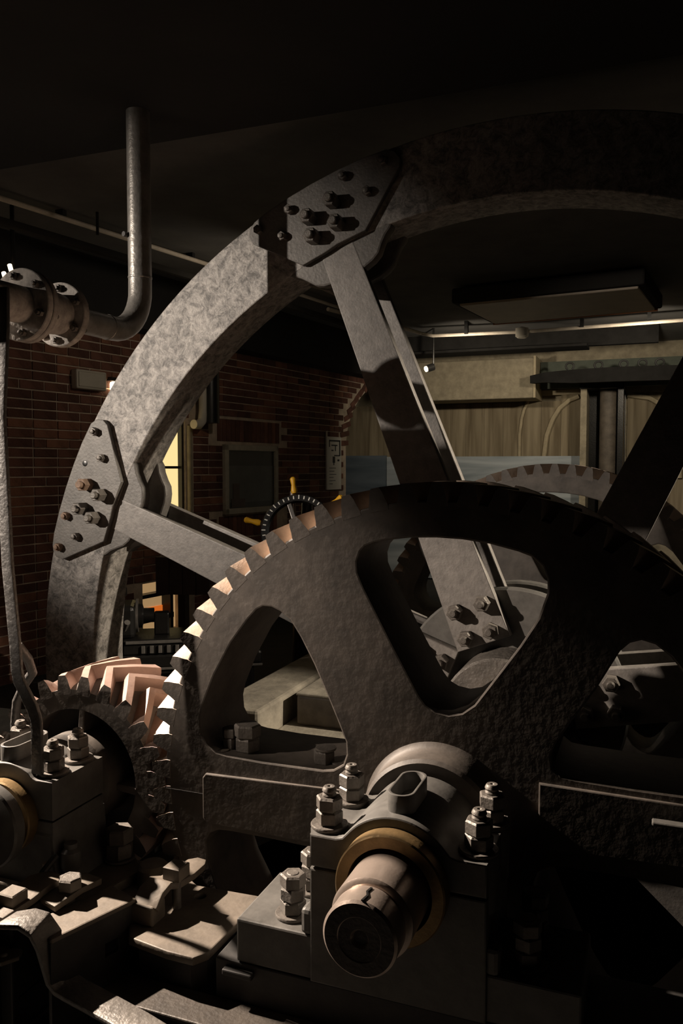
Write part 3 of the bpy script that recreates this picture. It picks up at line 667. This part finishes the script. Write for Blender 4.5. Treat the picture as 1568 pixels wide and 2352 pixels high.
part('bearing_skirt', plate([(PX - .175, -.10), (PX + .175, -.10), (PX + .185, -.22), (PX + .235, -.33), (PX - .235, -.33), (PX - .185, -.22)], -.338, -.075, bev=.01), 'bearing_iron', pb)

# ================================================================== BEDS
bed = thing('bed_casting', 'iron bed casting carrying both bearings above the pit', 'bed', (-.6, -.2, -.62))
o = [(-1.75, -.36), (-.865, -.33), (-.80, -.42), (-.66, -.44), (-.575, -.44), (-.548, -.40), (-.54, -.21), (-.52, -.19), (-.5, -.08), (-.77, -.095), (-.84, -.05), (-1.02, -.02), (-1.75, -.02)]
hole = [(-.725 + .018 * cos(a), -.15 + .018 * sin(a)) for a in [2 * pi * i / 16 for i in range(16)]]
part('bed_plate', plate(o, -.335, -.31, holes=[hole], bev=.004, axis='Z'), 'bed_iron', bed)
part('bed_wall', plate([(-1.75, -.33), (-.87, -.30), (-.78, -.40), (-.60, -.41), (-.565, -.38), (-.56, -.12), (-1.0, -.08), (-1.75, -.05)], -.62, -.335, bev=.004, axis='Z'), 'black_iron', bed)
part('bed_beam', B(-.52, .75, -.411, -.11, -.62, -.312, .004), 'black_iron', bed)
part('beam_ledge', B(-.49, -.40, -.432, -.411, -.345, -.328, .004), 'black_iron', bed)
part('front_ledge', B(-.83, .3, -.53, -.412, -.437, -.422, .004), 'greasy_shade', bed)
part('ledge_web', B(-.8, .28, -.45, -.43, -.56, -.437, .003), 'black_iron', bed)
part('lower_flange', B(-.9, .9, -.56, -.43, -.62, -.56, .008), 'black_iron', bed)
part('cross_rail', B(.60, 1.2, -.06, -.03, .092, .104, .004), 'bearing_iron', bed)
part('cross_rail_leg', B(1.1, 1.2, -.085, -.015, -.62, .085, .004), 'black_iron', bed)
# raised foot under the pinion bearing with its big nut
ft = part('sole_plate', plate([(-1.70, -.36), (-1.02, -.36), (-.985, -.30), (-.955, -.12), (-1.03, -.06), (-1.10, -.03), (-1.70, -.03)], -.31, -.275, bev=.008, axis='Z'), 'bed_iron', bed)
for x, y, z in ((-1.065, -.10, -.275),):
    inst('washer', WASH, ft, (x, y, z)); inst('nut', NUTB, ft, (x, y, z + .01)); inst('nut', NUTB, ft, (x, y, z + .061), (0, 0, .4))
part('round_lug', Lt([(0, -.31), (.05, -.31), (.05, -.245), (.04, -.235), (0, -.235)], -.90, cy=-.15, seg=28, axis='Z'), 'bed_iron', bed)

# clamp bars with square nuts
def clamp(name, label, pts, width, nutpos):
    t = thing(name, label, 'clamp', (pts[0][0], pts[0][1], -.31), )
    part('bar', ribbon(pts, (1, 0, 0), width, .022, .004), 'bed_iron', t)
    for (x, y, z, kind) in nutpos:
        part('stud_shank', Lt([(0, -.31), (.014, -.31), (.014, z), (0, z)], x, cy=y, seg=14, axis='Z'), 'nut_iron', t)
        inst('square_nut' if kind == 's' else 'nut', SQN if kind == 's' else NUT, t, (x, y, z), (0, 0, .75 if kind == 's' else .2))
    return t
c = clamp('clamp_bar', 'forged clamp bar with rounded end and one square nut on the bed plate', [(-.795, -.345, -.262), (-.795, -.31, -.232), (-.792, -.27, -.222), (-.785, -.225, -.24), (-.775, -.16, -.242), (-.768, -.10, -.240), (-.764, -.072, -.242)], [.085, .085, .085, .083, .08, .07, .035], [(-.757, -.235, -.215, 's')])
part('support_block', B(-.84, -.76, -.36, -.29, -.309, -.25, .006), 'bed_iron', c)
c = clamp('clamp_bar', 'flat clamp bar with square nut and hexagon nut at the far left', [(-1.115, -.62, -.212), (-1.11, -.50, -.21), (-1.098, -.44, -.196), (-1.09, -.37, -.21)], .095, [(-1.105, -.545, -.21, 's'), (-1.005, -.42, -.205, 'h')])
part('second_bar', ribbon([(-1.03, -.49, -.225), (-1.005, -.40, -.21), (-.99, -.33, -.215)], (1, 0, 0), .075, .02, .004), 'bed_iron', c)
part('support_block', B(-1.16, -1.06, -.6, -.37, -.62, -.224, .006), 'black_iron', c)
# channel bracket
t = thing('channel_bracket', 'folded iron channel bracket with slot in front of the clamp bars', 'bracket', (-.93, -.45, -.6))
CM = Matrix.Translation((-.93, -.455, 0)) @ Matrix.Rotation(rad(-19), 4, 'Z')
part('channel_top', box(bmesh.new(), -.062, .062, -.14, .14, -.258, -.240, .005, CM), 'bed_iron', t)
bm = plate([(-.14, -.60), (.14, -.60), (.14, -.25), (-.14, -.25)], .046, .062, holes=[[(.03, -.37), (.075, -.37), (.075, -.33), (.03, -.33)]], bev=.002, axis='X'); bmesh.ops.transform(bm, matrix=CM, verts=bm.verts)
part('channel_side', bm, 'black_iron', t)
part('channel_end', box(bmesh.new(), -.06, .06, .125, .14, -.60, -.25, .004, CM), 'black_iron', t)
# forged strap in the corner
t = thing('forged_strap', 'bent forged iron strap curving down to the bottom edge', 'strap', (-.9, -.6, -.38))
part('strap_bar', ribbon([(-1.12, -.63, -.25), (-1.05, -.62, -.205), (-.99, -.615, -.192), (-.955, -.607, -.205), (-.935, -.595, -.25), (-.93, -.58, -.31), (-.925, -.57, -.36), (-.905, -.567, -.385), (-.87, -.57, -.393), (-.78, -.585, -.397), (-.64, -.615, -.40), (-.5, -.65, -.405), (-.3, -.70, -.41)], (.15, 1, 0), .085, .016, .004), 'forged', t)
part('strap_foot', B(-1.16, -1.10, -.67, -.59, -.62, -.24, .006), 'black_iron', t)
part('strap_end', B(-.36, -.28, -.74, -.65, -.62, -.418, .006), 'black_iron', t)
t = thing('drilled_bracket', 'small drilled bracket plate under the strap at the left edge', 'bracket', (-1.08, -.62, -.6))
part('bracket_plate', plate([(-1.2, -.67), (-1.04, -.66), (-1.015, -.62), (-1.03, -.59), (-1.2, -.6)], -.312, -.30, holes=[[(-1.058 + .01 * cos(a), -.63 + .01 * sin(a)) for a in [2 * pi * i / 12 for i in range(12)]]], bev=.002, axis='Z'), 'bed_iron', t)
part('bracket_shelf', box(bmesh.new(), -1.16, -1.06, -.58, -.44, -.462, -.45, .003), 'bed_iron', t)
part('bracket_web', B(-1.2, -1.16, -.66, -.45, -.62, -.312, .003), 'black_iron', t)
part('lower_shelf', B(-1.12, -1.05, -.56, -.42, -.562, -.55, .003), 'bed_iron', t)
# drain cock with yellow tag
t = thing('drain_cock', 'small dark oil cock with yellow tag before the pinion bearing', 'valve', (-1.13, -.37, -.275))
part('cock_body', Lt([(0, -.275), (.03, -.275), (.03, -.24), (.026, -.22), (.032, -.21), (.032, -.16), (.02, -.15), (.02, -.135), (0, -.135)], -1.10, cy=-.30, seg=20, axis='Z'), 'bearing_iron', t)
part('cock_lever', tube([(-1.12, -.34, -.16), (-1.14, -.38, -.2), (-1.12, -.40, -.25)], .012, 10), 'black_iron', t)
part('cock_screw', hexprism(bmesh.new(), .012, -.20, -.18, cx=-1.145, cy=-.36), 'machined', t)
part('yellow_tag', B(-1.085, -1.078, -.36, -.35, -.275, -.21), 'yellow_grip', t)

# levers at the left edge
t = thing('control_lever', 'tall flat iron lever with a kink bolted to the pinion bearing', 'lever', (-1.24, -.30, .08))
lp = [(-1.305, -.315, 1.60), (-1.309, -.315, 1.467), (-1.330, -.315, 1.20), (-1.322, -.315, 1.006), (-1.312, -.315, .73), (-1.288, -.315, .47), (-1.285, -.315, .40), (-1.276, -.315, .365), (-1.225, -.315, .285), (-1.212, -.315, .25), (-1.210, -.315, .20), (-1.211, -.315, .075)]
part('lever_bar', ribbon(lp, (1, 0, 0), .040, .016, .004), 'lever_iron', t)
part('lever_foot', B(-1.27, -1.16, -.31, -.25, .055, .067, .004), 'forged', t)
part('lever_pin', Lt([(0, -.328), (.007, -.328), (.007, -.32), (0, -.32)], -1.335, 1.19, seg=14), 'machined', t)
t = thing('control_rod', 'second bent rod hanging behind the tall lever', 'rod', (-1.40, -.12, .1))
part('rod', tube([(-1.325, -.27, .47), (-1.345, -.2, .405), (-1.40, -.12, .335), (-1.45, -.10, .29), (-1.49, -.10, .22), (-1.50, -.10, .14), (-1.50, -.10, -.1)], .016, 12), 'lever_iron', t)

# ================================================================== STEAM PIPE, UPPER LEFT
HX, HZ = -1.53, 1.62
t = thing('steam_pipe', 'grey pipe dropping from the ceiling and bending into a flange', 'pipe', (HX, .73, HZ))
pts = [(HX, .73, 2.60), (HX, .73, 2.2), (HX, .73, 1.87)]
for i in range(1, 10):
    a = pi / 2 * i / 10; pts.append((HX, .73 - .20 * (1 - cos(a)), 1.82 - .20 * sin(a)))
pts += [(HX, .53, HZ), (HX, .36, HZ), (HX, .2, HZ)]
part('pipe_body', tube(pts, .0505, 28), 'pipe_steel', t, ang=60)
part('weld_ring', Lt([(.05, 1.865), (.0525, 1.868), (.0525, 1.874), (.05, 1.877)], HX, cy=.73, seg=28, axis='Z'), 'pipe_steel', t)
part('weld_ring', Lt([(.05, .49), (.0525, .493), (.0525, .499), (.05, .502)], HX, HZ, seg=28), 'pipe_steel', t)
part('plug_boss', tube([(HX - .035, .70, 2.05), (HX - .042, .672, 2.05)], .011, 10), 'black_iron', t)
fl = part('flange', Lt([(.05, .20), (.118, .20), (.121, .203), (.121, .228), (.118, .231), (.05, .231)], HX, HZ, seg=56), 'flange_steel', t)
HB = to_mesh('flange_bolt', lathe(hexprism(bmesh.new(), .0145, 0, .016), [(0, .01), (.008, .01), (.008, .026), (0, .027)], seg=10, axis='Z'), 'nut_iron')
for k in range(6):
    a = rad(60 * k + 25); inst('flange_bolt', HB, fl, (HX + .097 * cos(a), .20, HZ + .097 * sin(a)), (pi / 2, 0, 0)); inst('flange_bolt', HB, fl, (HX + .097 * cos(a), .231, HZ + .097 * sin(a)), (-pi / 2, 0, 0))
t2 = thing('steam_valve', 'flanged valve body joined to the pipe at the left edge', 'valve', (HX, 0, HZ))
part('valve_neck', Lt([(.0, .20), (.075, .20), (.08, .15), (.083, .10), (.08, .055), (0, .055)], HX, HZ, seg=48), 'flange_steel', t2)
f1 = part('flange', Lt([(.06, .03), (.126, .03), (.129, .034), (.129, .052), (.126, .055), (.06, .055)], HX, HZ, seg=56), 'flange_steel', t2)
f2 = part('flange', Lt([(.0, -.002), (.126, -.002), (.129, .001), (.129, .022), (.126, .026), (.0, .026)], HX, HZ, seg=56), 'flange_steel', t2)
for k in range(6):
    a = rad(60 * k + 40); inst('flange_bolt', HB, f2, (HX + .102 * cos(a), -.002, HZ + .102 * sin(a)), (pi / 2, 0, 0)); inst('flange_bolt', HB, f1, (HX + .102 * cos(a), .055, HZ + .102 * sin(a)), (-pi / 2, 0, 0))
part('branch_pipe', tube([(HX, 0, HZ), (HX - .005, -.15, HZ), (HX - .01, -.8, HZ), (HX - .01, -1.4, HZ)], .066, 28), 'flange_steel', t2)
part('shadow_caster', Lt([(0, -1.46), (.066, -1.46), (.07, -1.56), (.09, -1.62), (.09, -2.36), (.08, -2.42), (0, -2.42)], 0, 1.60, seg=36, axis='X', cy=-.50), 'flange_steel', t2)  # unseen body added and sized to throw its shadow across the spoke
part('drip_nipple', tube([(HX + .02, .10, HZ - .07), (HX + .03, .10, HZ - .11)], .012, 10), 'machined', t2)
